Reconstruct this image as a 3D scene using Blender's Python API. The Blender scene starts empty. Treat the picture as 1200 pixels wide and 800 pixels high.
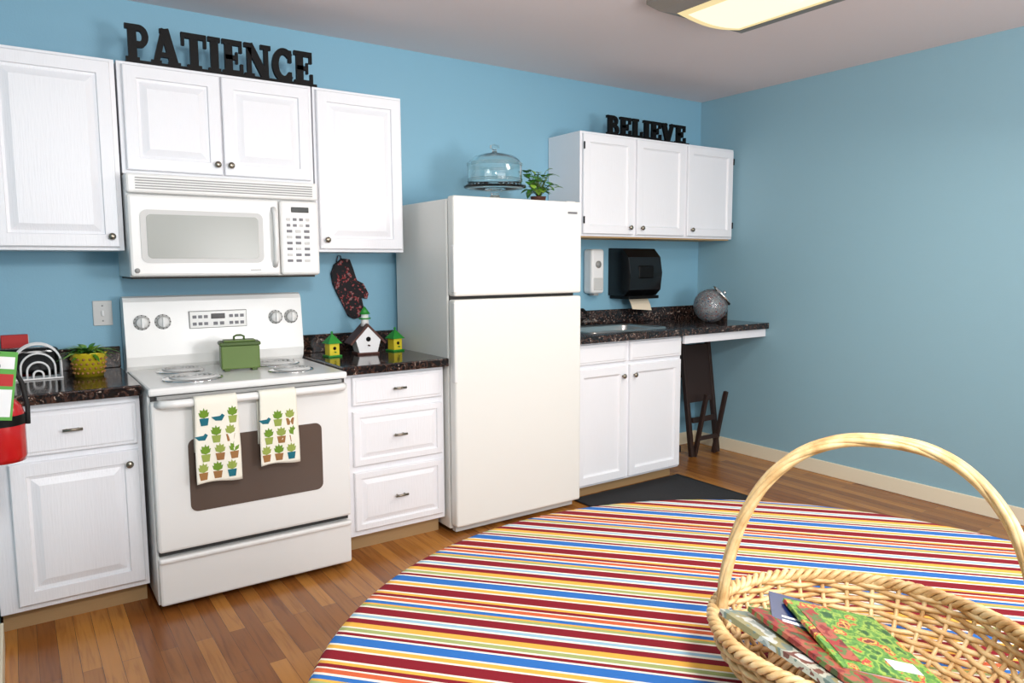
import bpy, bmesh, math, random
from mathutils import Vector, Matrix
random.seed(4)
sc=bpy.context.scene
try: sc.view_settings.view_transform='Standard'
except Exception: pass

# ---------------------------------------------------------------- materials
def s(r,g,b):
    f=lambda c:(c/255/12.92) if c/255<=.04045 else ((c/255+.055)/1.055)**2.4
    return (f(r),f(g),f(b),1)
def newmat(n):
    m=bpy.data.materials.new(n);m.use_nodes=True;nt=m.node_tree
    return m,nt,nt.nodes['Principled BSDF']
def mat(n,col,rough=.5,metal=0,bump=0,bscale=50,stretch=(1,1,1),trans=0,ior=1.45,spec=.5,emit=0,coat=0):
    m,nt,p=newmat(n)
    p.inputs['Base Color'].default_value=col
    p.inputs['Roughness'].default_value=rough
    p.inputs['Metallic'].default_value=metal
    p.inputs['Transmission Weight'].default_value=trans
    p.inputs['IOR'].default_value=ior
    p.inputs['Specular IOR Level'].default_value=spec
    p.inputs['Coat Weight'].default_value=coat
    if emit:
        p.inputs['Emission Color'].default_value=col;p.inputs['Emission Strength'].default_value=emit
        p.inputs['Base Color'].default_value=(.15,.14,.1,1)
    if bump:
        tc=nt.nodes.new('ShaderNodeTexCoord');mp=nt.nodes.new('ShaderNodeMapping');nz=nt.nodes.new('ShaderNodeTexNoise');b=nt.nodes.new('ShaderNodeBump')
        mp.inputs['Scale'].default_value=stretch;nz.inputs['Scale'].default_value=bscale;nz.inputs['Detail'].default_value=4
        b.inputs['Strength'].default_value=bump;b.inputs['Distance'].default_value=.002
        nt.links.new(tc.outputs['Object'],mp.inputs[0]);nt.links.new(mp.outputs[0],nz.inputs[0]);nt.links.new(nz.outputs[0],b.inputs['Height']);nt.links.new(b.outputs[0],p.inputs['Normal'])
    return m
def ramp(nt,stops,interp='LINEAR'):
    r=nt.nodes.new('ShaderNodeValToRGB');cr=r.color_ramp;cr.interpolation=interp
    while len(cr.elements)>1: cr.elements.remove(cr.elements[-1])
    cr.elements[0].position=stops[0][0];cr.elements[0].color=stops[0][1]
    for p,c in stops[1:]:
        e=cr.elements.new(p);e.color=c
    return r

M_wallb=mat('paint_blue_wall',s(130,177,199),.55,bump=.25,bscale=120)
M_wallr=mat('paint_blue_wall_lamp_greyed',s(140,177,191),.55,bump=.25,bscale=120)  # same blue paint, greying from the warm fluorescent light put into the colour
M_ceil=mat('ceiling_paint',s(228,218,218),.9,bump=.3,bscale=60)
M_base=mat('cream_trim',s(232,222,196),.45)
M_cab=mat('white_cabinet_paint',s(236,237,241),.38,bump=.6,bscale=30,stretch=(6,6,.4))
M_cabin=mat('cabinet_underside_wood',s(196,160,110),.6)
M_toe=mat('toe_kick_wood',s(170,138,96),.6,bump=.4,bscale=20,stretch=(.3,1,6))
M_app=mat('appliance_white_enamel',s(234,234,232),.22)
M_app2=mat('fridge_textured_white',s(233,233,228),.38,bump=.25,bscale=260)
M_gap=mat('dark_gap',s(60,58,56),.7)
M_grey=mat('grey_plastic',s(150,150,148),.4)
M_lgrey=mat('light_grey_plastic',s(200,200,198),.4)
M_black=mat('black_gloss',s(14,14,16),.2)
M_blackm=mat('black_matte_paint',s(11,10,10),.5,spec=.2)
M_mwwin=mat('microwave_window_screen',s(150,153,147),.25)
M_ovwin=mat('oven_window_glass',s(94,80,72),.12)
M_steel=mat('brushed_steel',s(190,190,188),.28,1)
M_nickel=mat('knob_nickel',s(150,142,128),.3,1)
M_bronze=mat('dark_bronze',s(34,30,28),.3,.6)
M_chrome=mat('chrome',s(220,220,220),.08,1)
M_glass=mat('clear_glass',(.93,.97,.96,1),.02,trans=1)
M_leaf=mat('leaf_green',s(70,130,40),.45)
M_leaf2=mat('leaf_green_light',s(130,170,60),.45)
M_stem=mat('plant_stem',s(90,110,50),.6)
M_yel=mat('yellow_ceramic',s(215,195,45),.4)
M_grn=mat('green_paint',s(40,140,50),.45)
M_sage=mat('sage_green_tin',s(96,120,60),.4)
M_sage2=mat('sage_green_dark',s(72,94,44),.45)
M_brown=mat('dark_brown_wood',s(48,32,27),.5,bump=.3,bscale=20,stretch=(4,4,.5))
M_rbrown=mat('birdhouse_roof_brown',s(82,46,36),.6)
M_white=mat('white_plastic',s(232,232,232),.35)
M_paper=mat('paper_towel',s(225,210,185),.8)
M_red=mat('extinguisher_red',s(180,18,22),.25,coat=.5)
M_redc=mat('red_card',s(180,40,40),.6)
M_tagg=mat('tag_green',s(90,160,70),.6)
M_mat=mat('floor_mat_charcoal',s(40,40,42),.95,bump=1,bscale=300)
M_rubber=mat('rubber_black',s(20,20,20),.7)
M_towelw=mat('dish_towel_cotton',s(240,236,222),.9,bump=.4,bscale=300)
M_tgreen=mat('print_green',s(110,145,45),.9)
M_tolive=mat('print_olive',s(150,165,80),.9)
M_tteal=mat('print_teal',s(30,105,120),.9)
M_tbrown=mat('print_brown',s(155,110,65),.9)
M_display=mat('green_display',s(18,26,20),.2)
M_btn=mat('button_grey',s(120,120,125),.5)
M_soil=mat('soil',s(50,38,28),.9)
M_lens=mat('light_diffuser',(1,.90,.64,1),.6,emit=1.2,spec=.1)
M_lense=mat('light_diffuser_edge',(1,.80,.40,1),.6,emit=.85,spec=.1)
M_fix=mat('fixture_metal',s(128,122,114),.4)

def granite():
    m,nt,p=newmat('dark_laminate_granite')
    tc=nt.nodes.new('ShaderNodeTexCoord')
    n1=nt.nodes.new('ShaderNodeTexNoise');n1.inputs['Scale'].default_value=26;n1.inputs['Detail'].default_value=8;n1.inputs['Roughness'].default_value=.7;n1.inputs['Distortion'].default_value=1.6
    r1=ramp(nt,[(0,s(16,14,15)),(.50,s(26,22,23)),(.56,s(80,54,44)),(.60,s(30,24,24)),(.66,s(200,180,165)),(.69,s(60,40,36)),(1,s(22,18,20))])
    n2=nt.nodes.new('ShaderNodeTexNoise');n2.inputs['Scale'].default_value=70;n2.inputs['Detail'].default_value=3
    r2=ramp(nt,[(0,(0,0,0,1)),(.66,(0,0,0,1)),(.70,s(190,170,155)),(1,s(210,195,180))])
    mx=nt.nodes.new('ShaderNodeMix');mx.data_type='RGBA';mx.blend_type='ADD';mx.inputs[0].default_value=.8
    for n in(n1,n2): nt.links.new(tc.outputs['Object'],n.inputs[0])
    nt.links.new(n1.outputs[0],r1.inputs[0]);nt.links.new(n2.outputs[0],r2.inputs[0])
    nt.links.new(r1.outputs[0],mx.inputs[6]);nt.links.new(r2.outputs[0],mx.inputs[7]);nt.links.new(mx.outputs[2],p.inputs['Base Color'])
    p.inputs['Roughness'].default_value=.12
    return m
M_gran=granite()
def woodfloor():
    m,nt,p=newmat('oak_strip_floor')
    tc=nt.nodes.new('ShaderNodeTexCoord');mp=nt.nodes.new('ShaderNodeMapping');mp.inputs['Rotation'].default_value=(0,0,math.pi/2)
    br=nt.nodes.new('ShaderNodeTexBrick');br.offset=.37;br.inputs['Scale'].default_value=1
    br.inputs['Brick Width'].default_value=.85;br.inputs['Row Height'].default_value=.062;br.inputs['Mortar Size'].default_value=.0008;br.inputs['Mortar Smooth'].default_value=.2
    br.inputs['Color1'].default_value=s(186,126,60);br.inputs['Color2'].default_value=s(130,74,32);br.inputs['Mortar'].default_value=s(84,48,24)
    br.inputs['Bias'].default_value=-.05
    m2=nt.nodes.new('ShaderNodeMapping');m2.inputs['Scale'].default_value=(26,1.6,1)
    nz=nt.nodes.new('ShaderNodeTexNoise');nz.inputs['Scale'].default_value=2.2;nz.inputs['Detail'].default_value=6;nz.inputs['Distortion'].default_value=.6
    r=ramp(nt,[(0.25,(.6,.5,.45,1)),(.5,(1,1,1,1)),(.75,(1.12,1.1,1.05,1))])
    mx=nt.nodes.new('ShaderNodeMix');mx.data_type='RGBA';mx.blend_type='MULTIPLY';mx.inputs[0].default_value=.85
    nt.links.new(tc.outputs['Object'],mp.inputs[0]);nt.links.new(mp.outputs[0],br.inputs[0])
    nt.links.new(tc.outputs['Object'],m2.inputs[0]);nt.links.new(m2.outputs[0],nz.inputs[0]);nt.links.new(nz.outputs[0],r.inputs[0])
    nt.links.new(br.outputs[0],mx.inputs[6]);nt.links.new(r.outputs[0],mx.inputs[7]);nt.links.new(mx.outputs[2],p.inputs['Base Color'])
    p.inputs['Roughness'].default_value=.25
    return m
M_floor=woodfloor()
STRIPE_ANG=math.radians(42)
def stripes():
    m,nt,p=newmat('striped_cotton_cloth')
    tc=nt.nodes.new('ShaderNodeTexCoord');dp=nt.nodes.new('ShaderNodeVectorMath');dp.operation='DOT_PRODUCT'
    dp.inputs[1].default_value=(math.cos(STRIPE_ANG),math.sin(STRIPE_ANG),0)
    mu=nt.nodes.new('ShaderNodeMath');mu.operation='MULTIPLY';mu.inputs[1].default_value=1/.25
    ad=nt.nodes.new('ShaderNodeMath');ad.operation='ADD';ad.inputs[1].default_value=20.0
    fr=nt.nodes.new('ShaderNodeMath');fr.operation='FRACT'
    ma=s(122,27,37);wh=s(220,210,194);go=s(210,158,68);bl=s(46,100,166);gr=s(148,156,98);lb=s(138,170,186);og=s(190,90,56)
    seq=[(ma,2.4),(wh,.5),(go,1.0),(wh,.4),(bl,2.2),(wh,.5),(ma,.8),(wh,.4),(gr,1.0),(wh,.4),(go,1.4),(ma,1.4),(wh,.6),(lb,.8),(wh,.4),(ma,2.2),(wh,.5),(gr,.7),(go,.6),(bl,1.0),(wh,.5),(og,1.1),(wh,.4),(ma,.9),(go,.7),(wh,.5)]
    tot=sum(w for _,w in seq);st=[];x=0
    for c,w in seq: st.append((x/tot,c));x+=w
    r=ramp(nt,st,'CONSTANT')
    L=nt.links.new
    L(tc.outputs['Object'],dp.inputs[0]);L(dp.outputs['Value'],mu.inputs[0]);L(mu.outputs[0],ad.inputs[0]);L(ad.outputs[0],fr.inputs[0]);L(fr.outputs[0],r.inputs[0]);L(r.outputs[0],p.inputs['Base Color'])
    p.inputs['Roughness'].default_value=.9;p.inputs['Specular IOR Level'].default_value=.15
    nz=nt.nodes.new('ShaderNodeTexNoise');nz.inputs['Scale'].default_value=350;b=nt.nodes.new('ShaderNodeBump');b.inputs['Strength'].default_value=.25;b.inputs['Distance'].default_value=.001
    L(tc.outputs['Object'],nz.inputs[0]);L(nz.outputs[0],b.inputs['Height']);L(b.outputs[0],p.inputs['Normal'])
    return m
M_cloth=stripes()
def wickm():
    m,nt,p=newmat('natural_wicker')
    tc=nt.nodes.new('ShaderNodeTexCoord');nz=nt.nodes.new('ShaderNodeTexNoise');nz.inputs['Scale'].default_value=35;nz.inputs['Detail'].default_value=4
    r=ramp(nt,[(.3,s(180,134,80)),(.5,s(212,174,120)),(.7,s(228,200,152))])
    nt.links.new(tc.outputs['Object'],nz.inputs[0]);nt.links.new(nz.outputs[0],r.inputs[0]);nt.links.new(r.outputs[0],p.inputs['Base Color']);p.inputs['Roughness'].default_value=.45
    return m
M_wick=wickm()
def blotch(n,cols,scale=18,rough=.35,lo=.3,sp=.4):
    m,nt,p=newmat(n)
    tc=nt.nodes.new('ShaderNodeTexCoord');v=nt.nodes.new('ShaderNodeTexNoise');v.inputs['Scale'].default_value=scale;v.inputs['Detail'].default_value=4
    k=len(cols);r=ramp(nt,[(lo+sp*i/k,c) for i,c in enumerate(cols)],'CONSTANT')
    nt.links.new(tc.outputs['Object'],v.inputs[0]);nt.links.new(v.outputs[0],r.inputs[0]);nt.links.new(r.outputs[0],p.inputs['Base Color']);p.inputs['Roughness'].default_value=rough
    return m
M_mag1=blotch('magazine_cover_garden',[s(40,80,36),s(66,110,44),s(140,165,66),s(96,140,56),s(70,120,46),s(130,160,60),s(190,60,44),s(214,170,80),s(120,40,34)],34)
M_mag2=mat('magazine_cover_navy',s(24,42,90),.3)
M_mag3=blotch('magazine_cover_grey',[s(140,150,146),s(186,190,184),s(146,138,100),s(110,126,118),s(180,180,164),s(110,70,60),s(200,200,196)],16)
M_mag4=blotch('magazine_cover_red',[s(100,34,30),s(150,44,40),s(90,110,56),s(160,80,60),s(130,36,34),s(70,80,46)],26)
M_page=mat('paper_pages',s(205,205,200),.7)
M_mitt=blotch('oven_mitt_print',[s(22,20,24),s(26,23,26),s(22,20,24),s(24,22,26),s(22,20,24),s(150,46,46),s(120,110,110)],70,.85)
M_candy=blotch('candy_mix',[s(60,90,130),s(190,192,196),s(90,96,104),s(205,208,210),s(140,148,156),s(170,70,60),s(215,216,218)],60,.3)

# ---------------------------------------------------------------- mesh builder
class B:
    def __init__(self,name):
        self.name=name;self.v=[];self.f=[];self.m=[];self.sm=[];self.mats=[]
    def mi(self,m):
        if m not in self.mats:self.mats.append(m)
        return self.mats.index(m)
    def raw(self,vs,fs,m,smooth=False,M=None):
        o=len(self.v);k=self.mi(m)
        for p in vs:
            p=Vector(p)
            if M is not None:p=M@p
            self.v.append(p)
        for f in fs:
            self.f.append([o+i for i in f]);self.m.append(k);self.sm.append(smooth)
    def box(self,x0,x1,y0,y1,z0,z1,m,bev=0,M=None,seg=2):
        if bev>0:
            bm=bmesh.new();bmesh.ops.create_cube(bm,size=1)
            for v in bm.verts:
                v.co=Vector(((x0+x1)/2+v.co.x*(x1-x0),(y0+y1)/2+v.co.y*(y1-y0),(z0+z1)/2+v.co.z*(z1-z0)))
            bmesh.ops.bevel(bm,geom=bm.edges[:],offset=bev,segments=seg,affect='EDGES',profile=.5)
            bm.verts.index_update()
            self.raw([v.co.copy() for v in bm.verts],[[v.index for v in f.verts] for f in bm.faces],m,False,M);bm.free()
        else:
            vs=[(x,y,z) for x in(x0,x1) for y in(y0,y1) for z in(z0,z1)]
            self.raw(vs,[(0,1,3,2),(4,6,7,5),(0,4,5,1),(2,3,7,6),(0,2,6,4),(1,5,7,3)],m,False,M)
        return self
    def lathe(self,prof,c,m,seg=32,M=None,smooth=True,sx=1,sy=1):
        vs=[];fs=[];n=len(prof)
        for i in range(seg):
            a=2*math.pi*i/seg
            for r,z in prof: vs.append((r*math.cos(a)*sx,r*math.sin(a)*sy,z))
        for i in range(seg):
            j=(i+1)%seg
            for k in range(n-1): fs.append((i*n+k,j*n+k,j*n+k+1,i*n+k+1))
        T=Matrix.Translation(Vector(c))
        if M is not None:T=T@M
        if prof[0][0]>1e-5: fs.append([i*n for i in range(seg)][::-1])if not getattr(self,'nocap',False) else None
        if prof[-1][0]>1e-5 and not getattr(self,'nocap',False): fs.append([i*n+n-1 for i in range(seg)])
        fs=[f for f in fs if f]
        self.raw(vs,fs,m,smooth,T);return self
    def cyl(self,p0,p1,r,m,r1=None,seg=20,smooth=True):
        p0=Vector(p0);p1=Vector(p1);d=p1-p0;L=d.length
        q=Vector((0,0,1)).rotation_difference(d.normalized()).to_matrix().to_4x4()
        r1=r if r1 is None else r1
        self.lathe([(r,0),(r1,L)],p0,m,seg,q,smooth);return self
    def sph(self,c,r,m,sx=1,sy=1,sz=1,seg=20,M=None):
        n=10;self.lathe([(max(1e-6,r*math.sin(math.pi*k/n)),-r*math.cos(math.pi*k/n)*sz) for k in range(n+1)],c,m,seg,M,True,sx,sy);return self
    def tube(self,pts,r,m,seg=8,closed=False):
        pts=[Vector(p) for p in pts];n=len(pts);vs=[];fs=[]
        up=Vector((0,0,1))
        T0=(pts[1]-pts[0]).normalized()
        nrm=T0.cross(up)
        if nrm.length<1e-3:nrm=T0.cross(Vector((1,0,0)))
        nrm.normalize()
        for i,p in enumerate(pts):
            if closed: t=(pts[(i+1)%n]-pts[i-1]).normalized()
            else: t=(pts[min(i+1,n-1)]-pts[max(i-1,0)]).normalized()
            nrm=(nrm-t*nrm.dot(t)).normalized();bi=t.cross(nrm)
            for k in range(seg):
                a=2*math.pi*k/seg;vs.append(p+nrm*(r*math.cos(a))+bi*(r*math.sin(a)))
        for i in range(n if closed else n-1):
            j=(i+1)%n
            for k in range(seg):
                l=(k+1)%seg;fs.append((i*seg+k,i*seg+l,j*seg+l,j*seg+k))
        if not closed: fs.append(list(range(seg))[::-1]);fs.append([(n-1)*seg+k for k in range(seg)])
        self.raw(vs,fs,m,True);return self
    def prism(self,poly,y0,y1,m,M=None,smooth=False):
        n=len(poly);vs=[(x,y0,z) for x,z in poly]+[(x,y1,z) for x,z in poly]
        fs=[list(range(n)),[n+i for i in range(n)][::-1]]+[(i,n+i,n+(i+1)%n,(i+1)%n) for i in range(n)]
        self.raw(vs,fs,m,smooth,M);return self
    def panel(self,x0,x1,z0,z1,y,t,m,rings):
        R=[(0,t),(0,.004),(.004,0)]+rings;vs=[];fs=[]
        for i,d in R: vs+=[(x0+i,y+d,z0+i),(x1-i,y+d,z0+i),(x1-i,y+d,z1-i),(x0+i,y+d,z1-i)]
        for k in range(len(R)-1):
            for j in range(4):
                l=(j+1)%4;fs.append((k*4+j,k*4+l,k*4+4+l,k*4+4+j))
        o=(len(R)-1)*4;fs.append((o,o+1,o+2,o+3));fs.append((3,2,1,0))
        self.raw(vs,fs,m);return self
    def build(self,parent=None):
        me=bpy.data.meshes.new(self.name);me.from_pydata([tuple(v) for v in self.v],[],self.f)
        for m in self.mats: me.materials.append(m)
        me.polygons.foreach_set('material_index',self.m);me.polygons.foreach_set('use_smooth',self.sm)
        me.update();bm=bmesh.new();bm.from_mesh(me);bmesh.ops.recalc_face_normals(bm,faces=bm.faces);bm.to_mesh(me);bm.free()
        ob=bpy.data.objects.new(self.name,me);bpy.context.collection.objects.link(ob)
        if parent: ob.parent=parent
        return ob
RAISED=[(.052,0),(.055,.009),(.066,.011),(.094,.001)]
RAISEDS=[(.03,0),(.033,.008),(.040,.009),(.062,.001)]
SHAKER=[(.05,0),(.053,.005),(.060,.011),(.066,.012)]
SLAB=[(.012,.0),(.018,-.003)]

# ---------------------------------------------------------------- room
XL,XR,YB,ZC=-.115,4.46,3.923,2.65;YF=-2.4
B('floor').box(XL-.1,XR+.1,YF-.1,YB+.1,-.1,0,M_floor).build()
B('ceiling').box(XL-.1,XR+.1,YF-.1,YB+.1,ZC,ZC+.1,M_ceil).build()
B('wall_back').box(XL-.1,XR+.1,YB,YB+.1,0,ZC,M_wallb).build()
B('wall_right').box(XR,XR+.1,YF,YB,0,ZC,M_wallr).build()
B('wall_left').box(XL-.1,XL,YF,YB,0,ZC,M_wallr).build()
B('wall_front').box(XL-.1,XR+.1,YF-.1,YF,0,ZC,M_wallr).build()
def bb(n,x0,x1,y0,y1): B(n).box(x0,x1,y0,y1,0,.095,M_base,.004).build()
bb('baseboard_right',XR-.014,XR,YF,YB)
bb('baseboard_back',3.63,XR-.014,YB-.014,YB)
bb('baseboard_left',XL,XL+.014,YF,3.24)

# ---------------------------------------------------------------- cabinets
def knob(b,x,y,z):
    b.cyl((x,y,z),(x,y-.014,z),.006,M_nickel,seg=12)
    b.sph((x,y-.020,z),.015,M_nickel,sz=.6,seg=16,M=Matrix.Rotation(math.pi/2,4,'X'))
def pull(b,x,y,z):
    for dx in(-.02,.02): b.cyl((x+dx,y,z),(x+dx,y-.02,z),.0045,M_nickel,seg=10)
    b.cyl((x-.034,y-.022,z),(x+.034,y-.022,z),.006,M_nickel,seg=12)
def hinge(b,x,y,z): b.cyl((x,y-.003,z-.022),(x,y-.003,z+.022),.005,M_blackm,seg=8)

YW=YB-.003
w=B('upper_cabinet');w.box(XL+.005,.424,3.622,YW,1.49,2.30,M_cab,.002);w.panel(-.05,.405,1.505,2.285,3.6,.02,M_cab,RAISED);knob(w,.375,3.6,1.55);w.build()
w=B('upper_cabinet');w.box(.432,1.283,3.622,YW,1.825,2.30,M_cab,.002);w.panel(.45,.848,1.84,2.285,3.6,.02,M_cab,RAISED);w.panel(.856,1.265,1.84,2.285,3.6,.02,M_cab,RAISED);knob(w,.823,3.6,1.885);knob(w,.882,3.6,1.885);w.build()
w=B('upper_cabinet');w.box(1.290,1.77,3.622,YW,1.49,2.30,M_cab,.002);w.panel(1.303,1.757,1.505,2.285,3.6,.02,M_cab,RAISED);knob(w,1.335,3.6,1.55);w.build()
w=B('upper_cabinet');w.box(2.985,4.445,3.596,YW,1.60,2.25,M_cab,.002)
w.box(3.0,4.43,3.61,YB-.01,1.592,1.60,M_cabin)
for a,b_ in((3.0,3.432),(3.462,3.918),(3.948,4.425)): w.panel(a,b_,1.615,2.235,3.575,.02,M_cab,SHAKER)
knob(w,3.395,3.575,1.66);knob(w,3.502,3.575,1.66);knob(w,3.988,3.575,1.66)
for z in(1.70,2.16): hinge(w,3.002,3.575,z);hinge(w,4.424,3.575,z)
w.build()
def basebox(b,x0,x1,zt,zb=.09):
    b.box(x0,x1,3.31,YB-.005,zb,zt,M_cab,.002);b.box(x0+.005,x1-.005,3.375,YB-.01,0,zb,M_toe)
b=B('base_cabinet');basebox(b,XL+.005,.408,.90);b.panel(-.05,.392,.70,.87,3.29,.02,M_cab,SLAB);b.panel(-.05,.392,.115,.675,3.29,.02,M_cab,RAISED);pull(b,.165,3.288,.79);knob(b,.355,3.29,.62);b.build()
b=B('base_cabinet');basebox(b,1.268,1.83,.90)
b.panel(1.325,1.812,.745,.885,3.29,.02,M_cab,SLAB);b.panel(1.325,1.812,.445,.715,3.29,.02,M_cab,RAISEDS);b.panel(1.325,1.812,.12,.412,3.29,.02,M_cab,RAISEDS)
for z in(.815,.58,.268): pull(b,1.565,3.289,z)
b.build()
b=B('base_cabinet');b.box(2.70,3.61,3.31,3.36,.075,.955,M_cab,.002);b.box(3.59,3.61,3.36,YB-.016,.075,.955,M_cab,.002);b.box(2.70,2.72,3.36,YB-.016,.075,.955,M_cab)
b.box(2.70,3.61,3.36,YB-.016,.075,.095,M_cab);b.box(2.71,3.60,3.375,YB-.02,0,.075,M_toe)
b.panel(2.72,3.115,.825,.945,3.29,.02,M_cab,SLAB);b.panel(3.145,3.60,.825,.945,3.29,.02,M_cab,SLAB)
b.panel(2.72,3.115,.09,.80,3.29,.02,M_cab,SHAKER);b.panel(3.145,3.60,.09,.80,3.29,.02,M_cab,SHAKER)
knob(b,3.082,3.29,.735);knob(b,3.178,3.29,.735)
for z in(.2,.7): hinge(b,3.602,3.29,z)
b.build()
b=B('desk_apron_shelf');b.box(3.615,4.455,3.275,3.30,.90,.955,M_cab,.003);b.box(4.43,4.455,3.30,YB-.016,.90,.955,M_cab,.002);b.build()
c=B('countertop');c.box(XL+.002,.412,3.25,YB-.002,.902,.945,M_gran,.006);c.box(XL+.002,.412,YB-.025,YB-.002,.945,1.045,M_gran,.003);c.build()
c=B('countertop');c.box(1.262,1.835,3.25,YB-.002,.902,.945,M_gran,.006);c.box(1.262,1.835,YB-.025,YB-.002,.945,1.045,M_gran,.003);c.build()
c=B('countertop')
SX0,SX1,SY0,SY1=2.92,3.56,3.40,3.78
zt,zb=1.0,.957
c.box(2.69,SX0,3.25,YB-.002,zb,zt,M_gran,.004);c.box(SX1,XR-.002,3.25,YB-.002,zb,zt,M_gran,.004);c.box(SX0-.005,SX1+.005,3.25,SY0,zb,zt,M_gran,.004);c.box(SX0-.005,SX1+.005,SY1,YB-.002,zb,zt,M_gran,.004)
c.box(2.69,XR-.002,YB-.025,YB-.002,zt,zt+.10,M_gran,.003);c.box(XR-.025,XR-.002,3.62,YB-.025,zt,zt+.10,M_gran,.003)
c.build()
k=B('kitchen_sink')
def rr(x0,x1,y0,y1,r,z,n=6):
    P=[]
    for cx,cy,a0 in((x1-r,y1-r,0),(x0+r,y1-r,90),(x0+r,y0+r,180),(x1-r,y0+r,270)):
        for i in range(n+1):
            a=math.radians(a0+90*i/n);P.append((cx+r*math.cos(a),cy+r*math.sin(a),z))
    return P
rings=[rr(SX0-.02,SX1+.02,SY0-.02,SY1+.02,.05,1.0005),rr(SX0-.018,SX1+.018,SY0-.018,SY1+.018,.05,1.007),rr(SX0+.008,SX1-.008,SY0+.008,SY1-.008,.05,1.006),rr(SX0+.012,SX1-.012,SY0+.012,SY1-.012,.05,.99),rr(SX0+.03,SX1-.03,SY0+.03,SY1-.03,.05,.84)]
n=len(rings[0]);vs=[p for r in rings for p in r];fs=[(i*n+j,i*n+(j+1)%n,(i+1)*n+(j+1)%n,(i+1)*n+j) for i in range(4) for j in range(n)]+[[4*n+j for j in range(n)]]
k.raw(vs,fs,M_steel,True);k.cyl((3.24,3.6,.841),(3.24,3.6,.846),.035,M_chrome);k.build()
f=B('sink_faucet');fx,fy=3.13,3.84
f.box(fx-.10,fx+.10,fy-.022,fy+.022,1.001,1.016,M_bronze,.006);f.cyl((fx,fy,1.01),(fx,fy,1.06),.018,M_bronze)
f.tube([(fx,fy,1.05),(fx,fy-.01,1.09),(fx,fy-.05,1.12),(fx,fy-.11,1.12),(fx,fy-.15,1.095),(fx,fy-.155,1.075)],.011,M_bronze,10)
for dx in(-.08,.08): f.cyl((fx+dx,fy,1.01),(fx+dx,fy,1.045),.015,M_bronze,r1=.011);f.box(fx+dx-.03,fx+dx+.03,fy-.008,fy+.008,1.045,1.056,M_bronze,.004)
f.build()

# ---------------------------------------------------------------- microwave
m=B('microwave_oven');X0,X1=.430,1.266
m.box(X0,X1,3.55,YB-.003,1.375,1.818,M_app,.004);m.box(X0+.01,X1-.01,3.57,YB-.02,1.366,1.376,M_gap)
m.box(X0,X1,3.515,3.55,1.735,1.818,M_app,.01)
for i in range(5): m.box(X0+.035,X1-.03,3.512,3.52,1.752+i*.011,1.757+i*.011,M_grey)
m.box(X0,1.072,3.515,3.55,1.378,1.73,M_app,.012);m.box(1.077,X1,3.515,3.55,1.378,1.73,M_app,.012)
m.prism([(p[0],p[1]) for p in rr(.475,.995,1.435,1.665,.03,0)],3.511,3.52,M_lgrey)
m.prism([(p[0],p[1]) for p in rr(.50,.972,1.455,1.645,.018,0)],3.509,3.515,M_mwwin)
m.tube([(1.045,3.515,1.42),(1.045,3.487,1.45),(1.045,3.482,1.55),(1.045,3.487,1.66),(1.045,3.515,1.69)],.012,M_app,10)
m.box(1.13,1.215,3.511,3.52,1.675,1.70,M_display,.002)
for r in range(8):
    for q in range(3 if r>1 else 4):
        wx=.026 if r>1 else .018;sp=.042 if r>1 else .031
        m.box(1.106+q*sp,1.106+q*sp+wx,3.512,3.52,1.635-r*.028,1.648-r*.028,M_btn if (r+q)%3 else M_lgrey,.001)
m.cyl((.455,3.515,1.402),(.455,3.512,1.402),.011,M_grey,seg=16);m.box(.98-.05,.98,3.513,3.52,1.40,1.405,M_grey)
m.build()

# ---------------------------------------------------------------- range
r=B('electric_range');X0,X1=.422,1.252
r.box(X0,X1,3.20,3.88,.03,.915,M_app,.003)
r.box(X0,X1,3.165,3.80,.905,.937,M_app,.010)
r.box(X0+.01,X1-.01,3.185,3.22,.24,.905,M_gap)
r.box(X0+.004,X1-.004,3.15,3.19,.262,.885,M_app,.012)
r.box(X0+.03,X1-.03,3.163,3.19,.888,.903,M_grey)
WX0,WX1,WZ0,WZ1=.555,1.115,.415,.72
r.prism([(p[0],p[1]) for p in rr(WX0,WX1,WZ0,WZ1,.03,0)],3.147,3.16,M_ovwin)
r.tube([(X0+.03,3.15,.875),(X0+.045,3.115,.877),(X0+.09,3.108,.877),(X1-.09,3.108,.877),(X1-.045,3.115,.877),(X1-.03,3.15,.875)],.017,M_app,12)
r.box(X0+.004,X1-.004,3.16,3.20,.035,.235,M_app,.01);r.box(X0+.004,X1-.004,3.148,3.175,.215,.238,M_app,.008)
for x in(X0+.06,X1-.06):
    for y in(3.27,3.8): r.cyl((x,y,0),(x,y,.035),.018,M_gap,seg=12)
bg=[(3.80,.93),(3.775,.955),(3.765,1.00),(3.79,1.255),(3.805,1.275),(3.83,1.282),(3.88,1.275),(3.88,.93)]
vs=[(X0,y,z) for y,z in bg]+[(X1,y,z) for y,z in bg];n=len(bg)
r.raw(vs,[list(range(n)),[n+i for i in range(n)]]+[(i,(i+1)%n,n+(i+1)%n,n+i) for i in range(n)],M_app)
def onbg(x,z): return Vector((x,3.765+(z-1.0)*.098,z))
for x in(.495,.585,1.115,1.195):
    p=onbg(x,1.16);q=p+Vector((0,-.004,0));r.cyl(p,q,.036,M_lgrey,seg=24)
    for a in range(0,360,30):
        t=Vector((math.cos(math.radians(a))*.033,-.005,math.sin(math.radians(a))*.033));r.sph(p+t,.0024,M_blackm,seg=6)
    r.cyl(q,p+Vector((0,-.028,.0)),.027,M_app,r1=.023,seg=24);r.box(x-.006,x+.006,p.y-.038,p.y-.026,1.137,1.183,M_app,.003)
z0=1.12
r.box(.70,.97,3.773,3.79,z0,z0+.085,M_grey,.002);r.box(.703,.967,3.771,3.79,z0+.003,z0+.082,M_app,.002)
r.box(.80,.865,3.768,3.785,z0+.045,z0+.07,M_black,.002)
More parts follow.
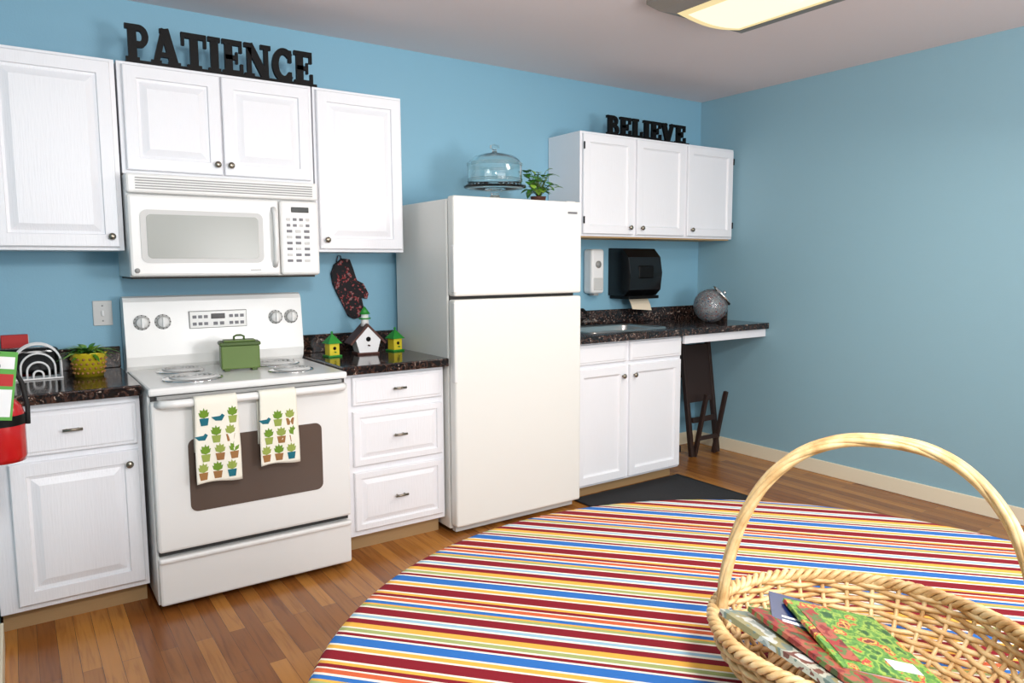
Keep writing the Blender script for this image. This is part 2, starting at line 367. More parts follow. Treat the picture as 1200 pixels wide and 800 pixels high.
for i in range(3):
    for j in range(2):
        r.box(.715+i*.026,.733+i*.026,3.769,3.785,z0+.015+j*.034,z0+.03+j*.034,M_btn,.001);r.box(.885+i*.026,.903+i*.026,3.769,3.785,z0+.015+j*.034,z0+.03+j*.034,M_btn,.001)
for i in range(2): r.box(.81+i*.03,.83+i*.03,3.769,3.785,z0+.014,z0+.03,M_btn,.001)
r.cyl((.837,3.758,1.045),(.837,3.772,1.045),.011,M_grey,seg=16)
for x,y,R in((.625,3.35,.105),(.625,3.63,.085),(1.05,3.35,.085),(1.05,3.62,.105)):
    r.lathe([(R+.018,.937),(R+.016,.944),(R+.004,.944),(R-.004,.939),(0.0001,.938)],(x,y,0),M_chrome,36)
    sp=[];tu=4
    for i in range(tu*28+1):
        a=2*math.pi*i/28;rad=.018+(R-.022)*i/(tu*28);sp.append((x+rad*math.cos(a),y+rad*math.sin(a),.950))
    r.tube(sp,.0055,M_lgrey,6)
r.build()

# dish towels
def towel(name,x0,x1,zb):
    t=B(name);N=14;K=26;W=x1-x0
    path=[]
    for i in range(K+1):
        z=zb+(.865-zb)*i/K;path.append((3.083,z))
    for a in range(0,181,30): path.append((3.108-.0245*math.cos(math.radians(a)),.877+.022*math.sin(math.radians(a))))
    for i in range(10): path.append((3.132,.865-(.20)*i/9))
    vs=[];fs=[]
    for k_,(y,z) in enumerate(path):
        for j in range(N+1):
            u=j/N;fl=min(1,max(0,(.87-z)/.2)) if k_<=K else 0
            xx=x0+W*u+(u-.5)*.012*fl;yy=y-(.004*math.sin(u*7+z*4)+.004)*fl
            vs.append((xx,yy,z+(.004*math.sin(u*5) if k_==0 else 0)))
    L=len(path)
    for k_ in range(L-1):
        for j in range(N): fs.append((k_*(N+1)+j,k_*(N+1)+j+1,(k_+1)*(N+1)+j+1,(k_+1)*(N+1)+j))
    t.raw(vs,fs,M_towelw,True)
    def yf(u,z):
        fl=min(1,max(0,(.87-z)/.2));return 3.083-(.004*math.sin(u*7+z*4)+.004)*fl-.0016
    def flat(poly,m):
        t.raw([(x,yf((x-x0)/W,z),z) for x,z in poly],[list(range(len(poly)))],m)
    row=0;z=zb+.015
    while z<.81:
        for q in range(3):
            cx=x0+W*(q+.5)/3+(.006 if row%2 else -.006);h=.030;kk=(row*2+q*3)%5
            if cx<x0+.018 or cx>x1-.018: continue
            if kk==4:
                flat([(cx-.028,z+.032),(cx-.012,z+.016),(cx+.012,z+.014),(cx+.024,z+.034),(cx+.014,z+.042),(cx+.006,z+.034)],M_tteal)
            else:
                pc=[M_tbrown,M_tteal,M_tolive,M_tbrown][kk]
                flat([(cx-.013,z),(cx+.013,z),(cx+.018,z+h),(cx-.018,z+h)],pc)
                for i,(dx,dz,l) in enumerate(((0,0,.042),(-.35,.0,.032),(.35,0,.032),(-.3,.014,.026),(.3,.014,.026))):
                    bx,bz=cx,z+h+dz;ux,uz=math.sin(dx*2),math.cos(dx*2)
                    flat([(bx,bz),(bx+ux*l*.5+uz*.008,bz+uz*l*.5-ux*.008),(bx+ux*l,bz+uz*l),(bx+ux*l*.5-uz*.008,bz+uz*l*.5+ux*.008)],M_tgreen if (row+q)%2 else M_tolive)
        z+=.074;row+=1
    ob=t.build();so=ob.modifiers.new('s','SOLIDIFY');so.thickness=.0012;so.offset=1
    return ob
towel('dish_towel',.575,.74,.545);towel('dish_towel',.83,.985,.58)

g=B('green_canister')
Mz=Matrix.Translation((.865,3.52,0))@Matrix.Rotation(math.radians(-8),4,'Z')
g.box(-.085,.085,-.05,.05,.947,1.055,M_sage,.006,Mz);g.box(-.09,.09,-.055,.055,1.055,1.072,M_sage2,.005,Mz)
g.box(-.07,.07,-.04,.04,1.072,1.08,M_sage,.003,Mz)
for sx in(-.06,.06):
    for sy in(-.035,.035): g.box(sx-.012,sx+.012,sy-.01,sy+.01,.938,.948,M_sage2,.002,Mz)
g.tube([Mz@Vector(p) for p in((-.022,0,1.078),(-.022,0,1.094),(-.01,0,1.10),(.01,0,1.10),(.022,0,1.094),(.022,0,1.078))],.005,M_sage2,8)
g.build()

# ---------------------------------------------------------------- fridge
f=B('refrigerator');X0,X1=1.842,2.672
f.box(X0,X1,3.275,3.87,.03,1.755,M_app2,.006);f.box(X0+.01,X1-.01,3.262,3.28,.06,1.745,M_gap)
f.box(X0,X1,3.20,3.265,1.262,1.767,M_app2,.012,seg=3);f.box(X0,X1,3.20,3.265,.055,1.245,M_app2,.012,seg=3)
f.box(X0+.02,X1-.02,3.25,3.29,.015,.052,M_lgrey,.004)
for x in(X0+.06,X1-.06):
    for y in(3.32,3.80): f.cyl((x,y,0),(x,y,.035),.02,M_gap,seg=12)
f.box(X0-.006,X0+.014,3.193,3.225,1.28,1.52,M_app,.006);f.box(X0-.006,X0+.014,3.193,3.225,.82,1.23,M_app,.006)
f.box(X1-.10,X1-.035,3.196,3.203,1.70,1.712,M_btn,.001)
f.box(X1-.09,X1-.03,3.22,3.28,1.764,1.771,M_app,.002)
f.build()

# cake dome
d=B('glass_cake_stand');cx,cy=2.24,3.43;zb=1.757
d.nocap=True
d.lathe([(.0001,zb+.002),(.078,zb),(.075,zb+.010),(.034,zb+.03),(.020,zb+.05),(.03,zb+.066),(.155,zb+.078),(.172,zb+.086),(.172,zb+.098),(.165,zb+.098),(.155,zb+.090),(.0001,zb+.084)],(cx,cy,0),M_glass,40)
out=[(.146,zb+.098),(.15,zb+.12),(.15,zb+.20),(.142,zb+.228),(.115,zb+.252),(.06,zb+.268),(.02,zb+.275),(.012,zb+.282),(.012,zb+.292),(.026,zb+.300),(.026,zb+.314),(.0001,zb+.322)]
inn=[(.141,zb+.098),(.145,zb+.12),(.145,zb+.199),(.137,zb+.224),(.112,zb+.247),(.058,zb+.262),(.0001,zb+.268)]
d.lathe(inn[::-1]+out,(cx,cy,0),M_glass,40)
for zz in(.12,.13,.205,.215): d.tube([(cx+.151*math.cos(a*math.pi/20),cy+.151*math.sin(a*math.pi/20),zb+zz) for a in range(40)],.003,M_glass,6,True)
d.build()

def leaf(b,base,dirv,L,W,m,droop=.3):
    base=Vector(base);d_=Vector(dirv).normalized();side=d_.cross(Vector((0,0,1)))
    if side.length<.05: side=Vector((1,0,0))
    side.normalize();up=side.cross(d_).normalized();prof=[(0,.0),(.15,.75),(.4,1),(.7,.65),(1,0)];vs=[];
    for t,w_ in prof:
        c_=base+d_*(L*t)-Vector((0,0,1))*(droop*L*t*t)
        vs+=[c_-side*(W*w_)+up*(.15*W*w_),c_,c_+side*(W*w_)+up*(.15*W*w_)]
    if min(v.z for v in vs)<base.z-.05: 
        pass
    fs=[]
    for i in range(4): fs+=[(i*3,i*3+1,i*3+4,i*3+3),(i*3+1,i*3+2,i*3+5,i*3+4)]
    b.raw(vs,fs,m,True)
p=B('potted_pothos');px,py,pz=2.56,3.46,1.757
p.lathe([(.035,pz),(.045,pz+.05),(.048,pz+.055),(.04,pz+.055),(.038,pz+.045),(.0001,pz+.045)],(px,py,0),M_rbrown,24)
for i in range(60):
    a=random.uniform(0,2*math.pi);el=random.uniform(.3,1.45);L=random.uniform(.04,.18)
    st=Vector((px,py,pz+.05));tip=st+Vector((math.cos(a)*math.cos(el)*.7,math.sin(a)*math.cos(el)*.7,math.sin(el)))*L
    if i<9: tip=Vector((px-random.uniform(-.03,.10),py-random.uniform(.03,.10),pz+random.uniform(.07,.09)))
    p.tube([st,(st+tip)/2+Vector((0,0,.012)),tip],.0018,M_stem,5);leaf(p,tip,(math.cos(a)*.6,math.sin(a)*.6-.3,random.uniform(-.1,.6)),random.uniform(.05,.072),random.uniform(.018,.028),random.choice([M_leaf,M_leaf,M_leaf2]),.35)
p.build()

# ---------------------------------------------------------------- signs
def stroke(pts,w):
    n=len(pts);P=[Vector((q[0],q[1])) for q in pts];off=[]
    for i in range(n):
        t=(P[min(i+1,n-1)]-P[max(i-1,0)]).normalized();nr=Vector((-t.y,t.x));off.append((P[i]+nr*w/2,P[i]-nr*w/2))
    return [[off[i][0],off[i+1][0],off[i+1][1],off[i][1]] for i in range(n-1)]
def rect(a,b,c_,d_): return [(a,c_),(b,c_),(b,d_),(a,d_)]
def arc(cx,cy,rx,ry,a0,a1,n=12): return [(cx+rx*math.cos(math.radians(a0+(a1-a0)*i/n)),cy+ry*math.sin(math.radians(a0+(a1-a0)*i/n))) for i in range(n+1)]
def stem(x,w=.23): return [rect(x,x+w,0,1),rect(x-.07,x+w+.06,0,.13),rect(x-.07,x+w+.06,.87,1)]
def letter(ch):
    if ch=='I': return stem(.08),.38
    if ch=='P': return stem(.08)+stroke([(.2,.92)]+arc(.38,.70,.16,.22,90,-90)+[(.2,.48)],.17),.64
    if ch=='B': return stem(.08)+stroke([(.2,.93)]+arc(.36,.735,.15,.185,90,-90)+[(.2,.55)],.15)+stroke([(.2,.50)]+arc(.39,.285,.17,.215,90,-90)+[(.2,.07)],.16),.66
    if ch=='A': return stroke([(.12,0),(.38,1)],.16)+stroke([(.38,1),(.64,0)],.24)+[rect(.2,.56,.23,.36),rect(0,.28,0,.13),rect(.46,.80,0,.13),rect(.25,.49,.88,1)],.80
    if ch=='V': return stroke([(.12,1),(.38,0)],.24)+stroke([(.38,0),(.64,1)],.16)+[rect(0,.30,.87,1),rect(.5,.78,.87,1)],.78
    if ch=='T': return [rect(.24,.47,0,1),rect(.15,.56,0,.13),rect(0,.71,.85,1),rect(0,.09,.64,1),rect(.62,.71,.64,1)],.71
    if ch=='E': return stem(.08)+[rect(.1,.60,.85,1),rect(.1,.62,0,.15),rect(.1,.46,.44,.57),rect(.51,.60,.66,1),rect(.53,.62,0,.34),rect(.40,.47,.34,.67)],.63
    if ch=='L': return stem(.08)+[rect(.1,.60,0,.15),rect(.51,.60,0,.36)],.61
    if ch=='N': return [rect(.08,.22,0,1),rect(.6,.74,0,1),rect(0,.3,0,.13),rect(.5,.82,.87,1),rect(0,.25,.87,1)]+stroke([(.15,.97),(.66,.03)],.23),.82
    if ch=='C': return stroke(arc(.38,.5,.27,.41,42,318,22),.20)+[rect(.52,.63,.60,.96),rect(.52,.63,.06,.32)],.67
def sign(name,word,x0,x1,z0,z1,y):
    b=B(name);cur=0;items=[]
    for ch in word:
        g_,w_=letter(ch);items.append((cur,g_));cur+=w_+.03
    sx=(x1-x0)/(cur-.03);sz=z1-z0
    for k_,(o,g_) in enumerate(items):
        for i,poly in enumerate(g_):
            e=.0003*((i*7)%5);b.prism([(x0+(o+u)*sx,z0+v*sz) for u,v in poly],y-.009-e,y+.009+e,M_blackm)
    b.box(x0,x1+.01,y-.03,y+.016,z0-.010,z0+.004,M_blackm)
    return b.build()
sign('patience_word_sign','PATIENCE',.475,1.31,2.311,2.47,3.66)
sign('believe_word_sign','BELIEVE',3.26,4.0,2.261,2.385,3.66)

# ---------------------------------------------------------------- wall things
b=B('light_switch');b.box(.31,.39,YB-.008,YB,1.145,1.262,M_lgrey,.003);b.box(.345,.355,YB-.018,YB-.006,1.19,1.215,M_white,.002)
for z in(1.168,1.238): b.cyl((.35,YB-.009,z),(.35,YB-.007,z),.004,M_grey,seg=8)
b.build()
def un_w(px_,py_): return (1.47+(px_-387)*(.21/43),1.45-(py_-305)*(.34/70))
b=B('oven_mitt')
ol=[(386,320),(390,310),(400,303),(408,304),(412,315),(416,328),(424,332),(430,344),(428,350),(421,348),(424,362),(420,371),(412,373),(405,369),(399,356),(393,344),(388,332)]
b.prism([un_w(*q) for q in ol],YB-.03,YB-.006,M_mitt)
b.tube([(1.50,YB-.015,1.44),(1.51,YB-.012,1.475),(1.525,YB-.012,1.475),(1.53,YB-.015,1.445)],.003,M_mitt,6)
ob=b.build();bv=ob.modifiers.new('b','BEVEL');bv.width=.008;bv.segments=3
b=B('soap_dispenser');b.box(3.285,3.40,YB-.10,YW,1.22,1.525,M_white,.02,seg=4);b.box(3.30,3.385,YB-.104,YB-.09,1.24,1.33,M_lgrey,.008);b.cyl((3.342,YB-.104,1.42),(3.342,YB-.098,1.42),.025,M_grey);b.box(3.32,3.365,YB-.08,YB-.03,1.205,1.225,M_grey,.004);b.build()
b=B('paper_towel_dispenser')
side=[(YW,1.20),(YB-.17,1.20),(YB-.215,1.24),(YB-.23,1.36),(YB-.21,1.47),(YB-.15,1.53),(YW,1.535)]
n=len(side);x0,x1=3.52,3.83
vs=[(x0,y,z) for y,z in side]+[(x1,y,z) for y,z in side]
b.raw(vs,[list(range(n)),[n+i for i in range(n)]]+[(i,(i+1)%n,n+(i+1)%n,n+i) for i in range(n)],M_black)
b.box(3.60,3.75,YB-.232,YB-.20,1.32,1.41,M_blackm,.01);b.box(x0+.01,x1-.01,YB-.21,YB-.01,1.178,1.20,M_blackm,.004)
b.raw([(3.60,YB-.12,1.19),(3.79,YB-.12,1.19),(3.795,YB-.15,1.13),(3.80,YB-.16,1.09),(3.62,YB-.15,1.105),(3.605,YB-.145,1.15)],[(0,1,2,5),(5,2,3,4)],M_paper,True)
ob=b.build();bv=ob.modifiers.new('b','BEVEL');bv.width=.008;bv.segments=3;bv.limit_method='ANGLE'
b=B('air_vent');b.box(4.02,4.16,YB-.012,YB,.22,.42,M_white,.003)
for i in range(8): b.box(4.03,4.15,YB-.016,YB-.01,.235+i*.022,.243+i*.022,M_grey)
b.build()

# glass jar
b=B('glass_cookie_jar');jx,jy,R=4.12,3.50,.118
T=Matrix.Rotation(math.radians(38),4,'Y')@Matrix.Rotation(math.radians(28),4,'X')
seg=64;K=14
def globe(R,m,rib):
    vs=[];fs=[]
    for i in range(seg):
        a=2*math.pi*i/seg;rb=1+rib*math.cos(a*16)
        for k_ in range(K+1):
            ph=math.pi*(.02+.80*k_/K);vs.append((R*math.sin(ph)*rb*math.cos(a),R*math.sin(ph)*rb*math.sin(a),-R*math.cos(ph)))
    for i in range(seg):
        j=(i+1)%seg
        for k_ in range(K): fs.append((i*(K+1)+k_,j*(K+1)+k_,j*(K+1)+k_+1,i*(K+1)+k_+1))
    b.raw(vs,fs,m,True,TT)
TT=Matrix.Translation((jx,jy,1.0+R*1.04))@T
globe(R,M_glass,.035);globe(R*.88,M_candy,.03)
b.lathe([(R*.62,R*.78),(R*.76,R*.80),(R*.76,R*.95),(R*.5,R*1.05),(.0001,R*1.1)],(0,0,0),M_chrome,32,TT)
b.lathe([(.006,R*1.06),(.015,R*1.12),(.013,R*1.22),(.0001,R*1.26)],(0,0,0),M_chrome,16,TT)
b.build()

b=B('folding_chair')
Mt=Matrix.Translation((4.21,3.60,0))@Matrix.Rotation(math.radians(-8),4,'X')
b.box(-.14,.14,-.012,.012,.40,.83,M_brown,.006,Mt)
for x in(-.14,.14): b.box(x-.016,x+.016,-.018,.018,.004,.86,M_brown,.004,Mt)
Ms=Matrix.Translation((4.21,3.64,0))@Matrix.Rotation(math.radians(12),4,'X')
for x in(-.105,.105): b.box(x-.014,x+.014,-.05,-.02,.01,.50,M_brown,.004,Ms)
b.box(-.12,.12,-.06,-.035,.12,.15,M_brown,.004,Mt);b.box(-.12,.12,-.03,-.008,.25,.29,M_brown,.004,Mt)
b.build()

b=B('floor_mat');b.box(2.73,3.64,2.72,3.34,.001,.012,M_mat,.005);b.box(2.73,3.64,2.72,2.745,.001,.013,M_rubber,.004);b.box(3.615,3.64,2.72,3.34,.001,.013,M_rubber,.004);b.build()

# ---------------------------------------------------------------- counter items
def smallhouse(x,y,rz):
    b=B('miniature_birdhouse');M=Matrix.Translation((x,y,.9455))@Matrix.Rotation(rz,4,'Z')
    b.box(-.038,.038,-.038,.038,0,.008,M_grn,.002,M);b.box(-.028,.028,-.028,.028,.008,.07,M_yel,.002,M)
    b.raw([(-.04,-.04,.07),(.04,-.04,.07),(.04,.04,.07),(-.04,.04,.07),(0,0,.122)],[(0,1,4),(1,2,4),(2,3,4),(3,0,4),(3,2,1,0)],M_grn,False,M)
    b.cyl(M@Vector((0,-.0285,.045)),M@Vector((0,-.03,.045)),.009,M_blackm,seg=14);b.cyl(M@Vector((0,-.028,.026)),M@Vector((0,-.045,.026)),.003,M_grn,seg=8)
    b.sph(M@Vector((0,0,.126)),.007,M_grn,seg=10);b.build()
smallhouse(1.375,3.68,.1);smallhouse(1.755,3.72,.2)
b=B('decorative_birdhouse');M=Matrix.Translation((1.57,3.70,.9455))@Matrix.Rotation(-.1,4,'Z')@Matrix.Scale(1.1,4)
b.box(-.055,.055,-.05,.05,0,.01,M_rbrown,.002,M)
b.prism([(-.045,.01),(.045,.01),(.062,.07),(0,.135),(-.062,.07)],-.05,.042,M_white,M)
for sx in(-1,1): b.prism([(0,.150),(0,.137),(sx*.084,.048),(sx*.091,.055)],-.054,.056,M_rbrown,M)
b.cyl(M@Vector((0,-.050,.075)),M@Vector((0,-.0525,.075)),.013,M_blackm,seg=18);b.cyl(M@Vector((0,-.050,.045)),M@Vector((0,-.07,.045)),.004,M_rbrown,seg=8)
b.cyl(M@Vector((0,0,.135)),M@Vector((0,0,.195)),.024,M_white,r1=.020,seg=8);b.cyl(M@Vector((0,0,.17)),M@Vector((0,0,.176)),.034,M_grn,seg=8);b.cyl(M@Vector((0,0,.195)),M@Vector((0,0,.232)),.032,M_grn,r1=.002,seg=8)
b.build()
b=B('potted_herb');x,y=.262,3.66;z=.9455
b.nocap=True
prof=[(.0001,z+.003),(.052,z+.003),(.055,z),(.07,z+.10),(.075,z+.105),(.068,z+.105),(.064,z+.09)];b.lathe(prof,(x,y,0),M_yel,28)
b.lathe([(.066,z+.088),(.0001,z+.09)],(x,y,0),M_soil,24)
for r_ in range(4):
    for i in range(18):
        a=2*math.pi*(i+.5*(r_%2))/18;rad=.0565+.0145*(.18+.2*r_);b.sph((x+rad*math.cos(a),y+rad*math.sin(a),z+.018+.02*r_),.0055,M_tbrown,seg=6)
for i in range(90):
    a=random.uniform(0,2*math.pi);rr_=random.uniform(0,.05);el=random.uniform(.0,.7);bs=(x+rr_*math.cos(a),y+rr_*math.sin(a),z+.095+random.uniform(0,.02))
    leaf(b,bs,(math.cos(a)*math.cos(el),math.sin(a)*math.cos(el),math.sin(el)),random.uniform(.05,.10),.011,random.choice([M_leaf,M_leaf2,M_leaf]),.35)
b.build()
b=B('wire_napkin_rack');x,y=.075,3.70
for j,yy in enumerate((y-.035,y+.035)):
    for R in((.085,.062,.04,.018) if j==0 else (.085,)):
        pts=[(x-R,yy,.952)]+[(x-R*math.cos(math.pi*i/14),yy,.952+.055*(R/.08)+R*math.sin(math.pi*i/14)) for i in range(15)]+[(x+R,yy,.952)]
        b.tube(pts,.0042,M_white,8)
b.box(x-.09,x+.09,y-.045,y+.045,.9455,.952,M_white,.002);b.build()
b=B('red_recipe_book');b.box(-.05,.05,3.85,3.885,.9455,1.125,M_redc,.003);b.box(-.046,.052,3.854,3.881,.95,1.12,M_page);b.build()
b=B('black_toaster');b.box(-.08,.16,3.775,3.835,.955,1.07,M_black,.02,seg=4);b.box(-.05,.13,3.795,3.800,1.065,1.072,M_chrome);b.box(-.05,.13,3.812,3.817,1.065,1.072,M_chrome)
for xx in(-.06,.14): b.cyl((xx,3.80,.9455),(xx,3.80,.958),.01,M_rubber,seg=10)
b.build()

# fire extinguisher on left wall
b=B('fire_extinguisher');x,y=-.050,2.62
b.lathe([(.03,.84),(.058,.845),(.062,.86),(.062,.985),(.055,1.01),(.035,1.035),(.02,1.045),(.02,1.105),(.0001,1.105)],(x,y,0),M_red,32)
b.nocap=True
b.lathe([(.0628,.955),(.0628,.985)],(x,y,0),M_blackm,32)
b.nocap=False
b.box(x-.02,x+.02,y-.03,y+.03,1.10,1.135,M_blackm,.006);b.box(x-.012,x+.012,y-.10,y+.02,1.135,1.145,M_blackm,.003);b.box(x-.012,x+.012,y-.11,y+.02,1.16,1.172,M_red,.003)
b.cyl((x+.02,y-.01,1.118),(x+.032,y-.01,1.118),.016,M_white)
b.tube([(x+.01,y+.02,1.115),(x+.04,y+.05,1.12),(x+.060,y+.04,1.07),(x+.070,y+.02,1.0),(x+.068,y,.95)],.007,M_rubber,8)
Mg=Matrix.Translation((x+.01,y-.072,1.10))@Matrix.Rotation(math.radians(8),4,'Y')
b.box(-.04,.036,0,.0015,-.12,.08,M_tagg,0,Mg);b.box(-.034,.030,-.0008,0,-.11,-.03,M_white,0,Mg);b.box(-.034,.030,-.0008,0,-.02,.015,M_redc,0,Mg);b.box(-.034,.030,-.0008,0,.03,.065,M_white,0,Mg)
b.tube([(x+.01,y-.02,1.14),(x+.01,y-.06,1.19),(x+.015,y-.072,1.175)],.0015,M_rubber,5)
b.box(XL+.001,x-.058,y-.015,y+.015,.88,1.0,M_grey,.002)
b.build()

# ---------------------------------------------------------------- ceiling light
b=B('ceiling_light_fixture');x0,x1,y0,y1=2.50,3.19,1.15,2.54
vs=[];lv=[(0,2.649),(0,2.610),(.05,2.582),(.12,2.572)]
for i,z in lv: vs+=[(x0+i,y0+i,z),(x1-i,y0+i,z),(x1-i,y1-i*.6,z),(x0+i,y1-i*.6,z)]
b.raw(vs,[(k_*4+j,k_*4+(j+1)%4,k_*4+4+(j+1)%4,k_*4+4+j) for k_ in range(3) for j in range(4)],M_fix)
lx0,lx1,ly0,ly1=x0+.12,x1-.12,y0+.12,y1-.075
N=10
P=[(lx0+(lx1-lx0)*i/N,2.574-.024*math.sin(math.pi*i/N)) for i in range(N+1)]
def strip(i0,i1,ya,yb,m): b.raw([(P[i][0],yy,P[i][1]) for i in range(i0,i1+1) for yy in(ya,yb)],[(j*2,j*2+2,j*2+3,j*2+1) for j in range(i1-i0)],m,True)
strip(1,N-1,ly0+.03,ly1-.03,M_lens)
strip(0,1,ly0,ly1,M_lense);strip(N-1,N,ly0,ly1,M_lense);strip(1,N-1,ly0,ly0+.03,M_lense);strip(1,N-1,ly1-.03,ly1,M_lense)
b.raw([(p[0],ly0,p[1]) for p in P]+[(p[0],ly1,p[1]) for p in P],[list(range(N+1)),[N+1+i for i in range(N+1)]],M_lense)
b.build()

# ---------------------------------------------------------------- table
TX,TY,TR,TZ=1.018,.613,.806,.80
t=B('round_dining_table');t.lathe([(TR-.012,TZ-.034),(TR-.008,TZ-.03),(TR-.008,TZ-.006),(TR-.012,TZ-.003),(.0001,TZ-.003)],(TX,TY,0),M_brown,64)
t.lathe([(.22,.0),(.21,.05),(.07,.09),(.05,.2),(.06,.4),(.045,.6),(.10,TZ-.036),(.0001,TZ-.036)],(TX,TY,0),M_brown,32)
for a in range(4):
    an=math.radians(45+90*a);t.tube([(TX+.05*math.cos(an),TY+.05*math.sin(an),.12),(TX+.25*math.cos(an),TY+.25*math.sin(an),.08),(TX+.42*math.cos(an),TY+.42*math.sin(an),.03)],.03,M_brown,10)
t.build()
t=B('striped_tablecloth');vs=[(TX,TY,TZ)];fs=[];seg=144
allr=[(r_,TZ if r_<TR-.01 else (TZ-.001 if r_<TR else TZ-.008),0) for r_ in [.15,.3,.45,.6,.72,TR-.02,TR-.006,TR]]
for i in range(1,9): allr.append((TR+.002,TZ-.008-.022*i,i/8))
for r_,z_,fl in allr:
    for i in range(seg):
        a=2*math.pi*i/seg;q=r_+fl*(-.012+.012*math.sin(a*17)+.006*math.sin(a*9+1))
        vs.append((TX+q*math.cos(a),TY+q*math.sin(a),z_))
for i in range(seg): fs.append((0,1+i,1+(i+1)%seg))
for k_ in range(len(allr)-1):
    for i in range(seg): fs.append((1+k_*seg+i,1+k_*seg+(i+1)%seg,1+(k_+1)*seg+(i+1)%seg,1+(k_+1)*seg+i))
t.raw(vs,fs,M_cloth,True);t.build()

# ---------------------------------------------------------------- basket
w=B('wicker_basket');z0=TZ+.003;H=.097;RR=.190
hx=Vector((.56,-.83,0)).normalized();hy=Vector((-hx.y,hx.x,0))
BX,BY=.972-hx.x*.006,.520-hx.y*.006
EL=1.10
def bp(a,r_,z): return Vector((BX,BY,z))+hx*(r_*EL*math.cos(a))+hy*(r_*math.sin(a))
def rad(t_): return RR*(.70+.30*math.sin(min(1,t_)*math.pi/2))
NS=34;rows=12
for k_ in range(rows):
    t_=k_/(rows-1);z=z0+.006+(H-.012)*t_;R0=rad(t_);pts=[]
    for i in range(NS*6):
        a=2*math.pi*i/(NS*6);pts.append(bp(a,R0+.0045*math.cos(a*NS/2+(math.pi if k_%2 else 0)),z))
    w.tube(pts,.0042,M_wick,6,True)
for i in range(NS):
    a=2*math.pi*i/NS;w.tube([bp(a,rad(q/6),z0+.003+(H)*q/6) for q in range(7)],.0036,M_wick,6)
sp=[]
for i in range(12*40): a=2*math.pi*i/40;sp.append(bp(a,.004+(rad(0)-.004)*i/(12*40),z0+.004+.0015*math.sin(a*8.5)))
w.tube(sp,.0055,M_wick,6)
w.lathe([(rad(0),z0),(rad(0),z0+.003),(.0001,z0+.003)],(BX,BY,0),M_wick,40)
for ph in(0,2.094,4.188):
    pts=[]
    for i in range(300):
        a=2*math.pi*i/300;q=a*30+ph;pts.append(bp(a,RR+.003+.006*math.cos(q),z0+H+.002+.006*math.sin(q)))
    w.tube(pts,.0045,M_wick,6,True)
ZT=1.178;NP=120
def arch(u):
    th=math.pi*u;e=.86
    cxx=math.cos(th);szz=math.sin(th);zb_=z0+.05
    return Vector((BX,BY,zb_))+hx*(-(RR*EL-.006)*(1 if cxx>=0 else -1)*abs(cxx)**e)+Vector((0,0,(ZT-zb_)*abs(szz)**e))
cen=[arch(i/NP) for i in range(NP+1)]
for ph in range(7):
    pts=[]
    for i,c_ in enumerate(cen):
        t_=(cen[min(i+1,NP)]-cen[max(i-1,0)]).normalized();n1=hy;n2=t_.cross(n1);q=i/NP*8+ph*2*math.pi/7
        pts.append(c_+n1*(.0130*math.cos(q))+n2*(.0050*math.sin(q)))
    w.tube(pts,.0042,M_wick,7)
w.build()
# magazines in basket
Rv=Vector((.825,-.565,0));Fv=Vector((.565,.825,0))
def magz(name,r_,d_,z,rz,tx,ty,m,wd,hh,th=.004):
    c_=Rv*r_+Fv*d_;b=B(name);M=Matrix.Translation((c_.x,c_.y,z))@Matrix.Rotation(rz,4,'Z')@Matrix.Rotation(ty,4,'Y')@Matrix.Rotation(tx,4,'X')
    b.box(-wd/2,wd/2,-hh/2,hh/2,0,th,M_page,0,M);b.box(-wd/2-.001,wd/2+.001,-hh/2-.001,hh/2+.001,th,th+.0012,m,0,M);b.box(-wd/2-.001,wd/2+.001,-hh/2-.001,hh/2+.001,-.0012,0,m,0,M);b.box(-wd/2-.0015,-wd/2,-hh/2,hh/2,-.0012,th+.001,m,0,M)
    return b,M
D=math.radians
b,M=magz('magazine',.437,.935,z0+.084,D(-12),0,D(16),M_mag3,.20,.25,.006);b.build()
b,M=magz('magazine',.452,.94,z0+.093,D(-17),0,D(15.5),M_mag4,.17,.21,.004);b.build()
b,M=magz('magazine',.475,.955,z0+.0985,D(-32),D(1),D(14),M_mag1,.14,.18,.003)
b.box(.01,.05,-.07,-.045,.0045,.005,M_white,0,M);b.box(-.06,-.035,-.07,.07,.0045,.005,M_mag4,0,M);b.build()
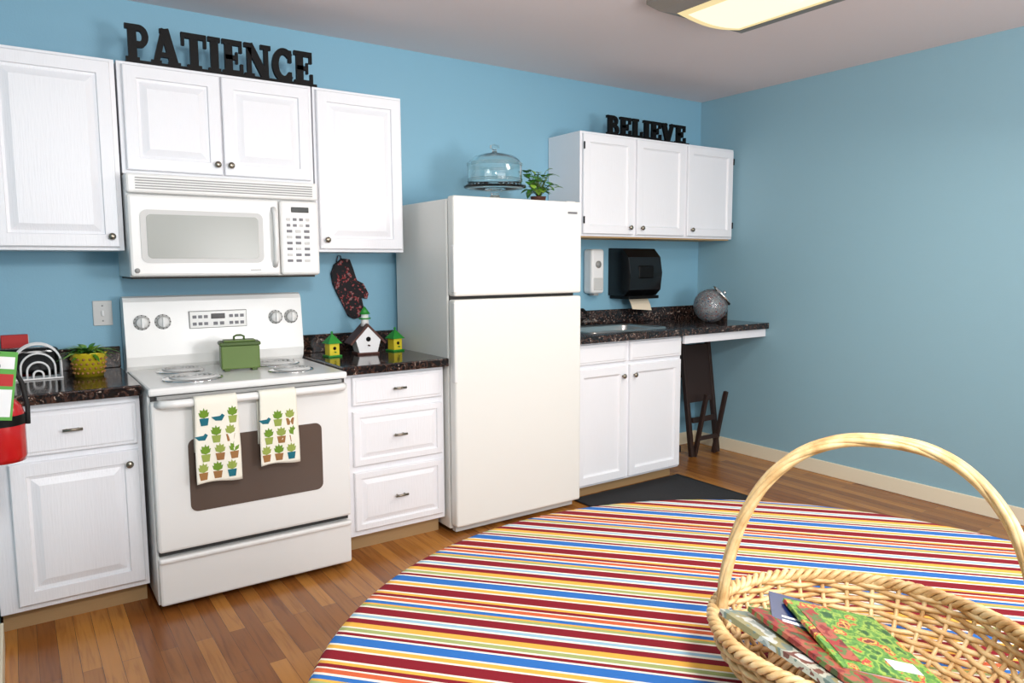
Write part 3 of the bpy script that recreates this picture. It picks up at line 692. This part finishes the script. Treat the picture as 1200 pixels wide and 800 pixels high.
b,M=magz('brochure',.415,1.015,z0+.106,D(-50),D(2),D(10),M_mag2,.075,.10,.002);b.box(-.025,.025,-.035,-.028,.0033,.0038,M_white,0,M);b.box(-.025,.015,-.022,-.017,.0033,.0038,M_white,0,M);b.build()

# ---------------------------------------------------------------- lights
def area(n,loc,target,sx,sy,power,col=(1,1,1)):
    l=bpy.data.lights.new(n,'AREA');l.shape='RECTANGLE';l.size=sx;l.size_y=sy;l.energy=power;l.color=col
    o=bpy.data.objects.new(n,l);bpy.context.collection.objects.link(o);o.location=loc;o.rotation_euler=(Vector(target)-Vector(loc)).to_track_quat('-Z','Y').to_euler();return o
area('rear_fill_area',(1.8,-2.1,1.9),(2.0,3.5,1.1),3.4,1.4,62,(1,.98,.97))  # added broad fill from the rear of the room, no window there
area('flash_area',(.35,-.3,2.3),(1.9,3.6,1.0),.3,.3,46,(1,.98,.96))
area('ceiling_fill_area',(2.0,-.7,1.4),(2.3,.6,2.65),.8,.8,62,(1,.97,.97))  # unseen upward fill, added to brighten the ceiling
area('fixture_glow',(2.85,1.85,2.54),(2.3,2.3,0),.42,1.1,34,(1,.94,.85))
wd=bpy.data.worlds.new('World');sc.world=wd;wd.use_nodes=True;wd.node_tree.nodes['Background'].inputs[0].default_value=(.8,.9,1,1);wd.node_tree.nodes['Background'].inputs[1].default_value=.3

# ---------------------------------------------------------------- camera
fpx,pt,yw,ro=855.055,.1046,.9701,-.0048
F=Vector((math.cos(yw)*math.cos(pt),math.sin(yw)*math.cos(pt),-math.sin(pt)));R=Vector((math.sin(yw),-math.cos(yw),0));U=R.cross(F)
R2=R*math.cos(ro)+U*math.sin(ro);U2=-R*math.sin(ro)+U*math.cos(ro)
cd=bpy.data.cameras.new('camera');cd.sensor_width=36;cd.lens=fpx/1200*36;cd.clip_start=.02
co=bpy.data.objects.new('camera',cd);bpy.context.collection.objects.link(co)
co.matrix_world=Matrix((( R2.x,U2.x,-F.x,0),(R2.y,U2.y,-F.y,0),(R2.z,U2.z,-F.z,1.42),(0,0,0,1)))
sc.camera=co
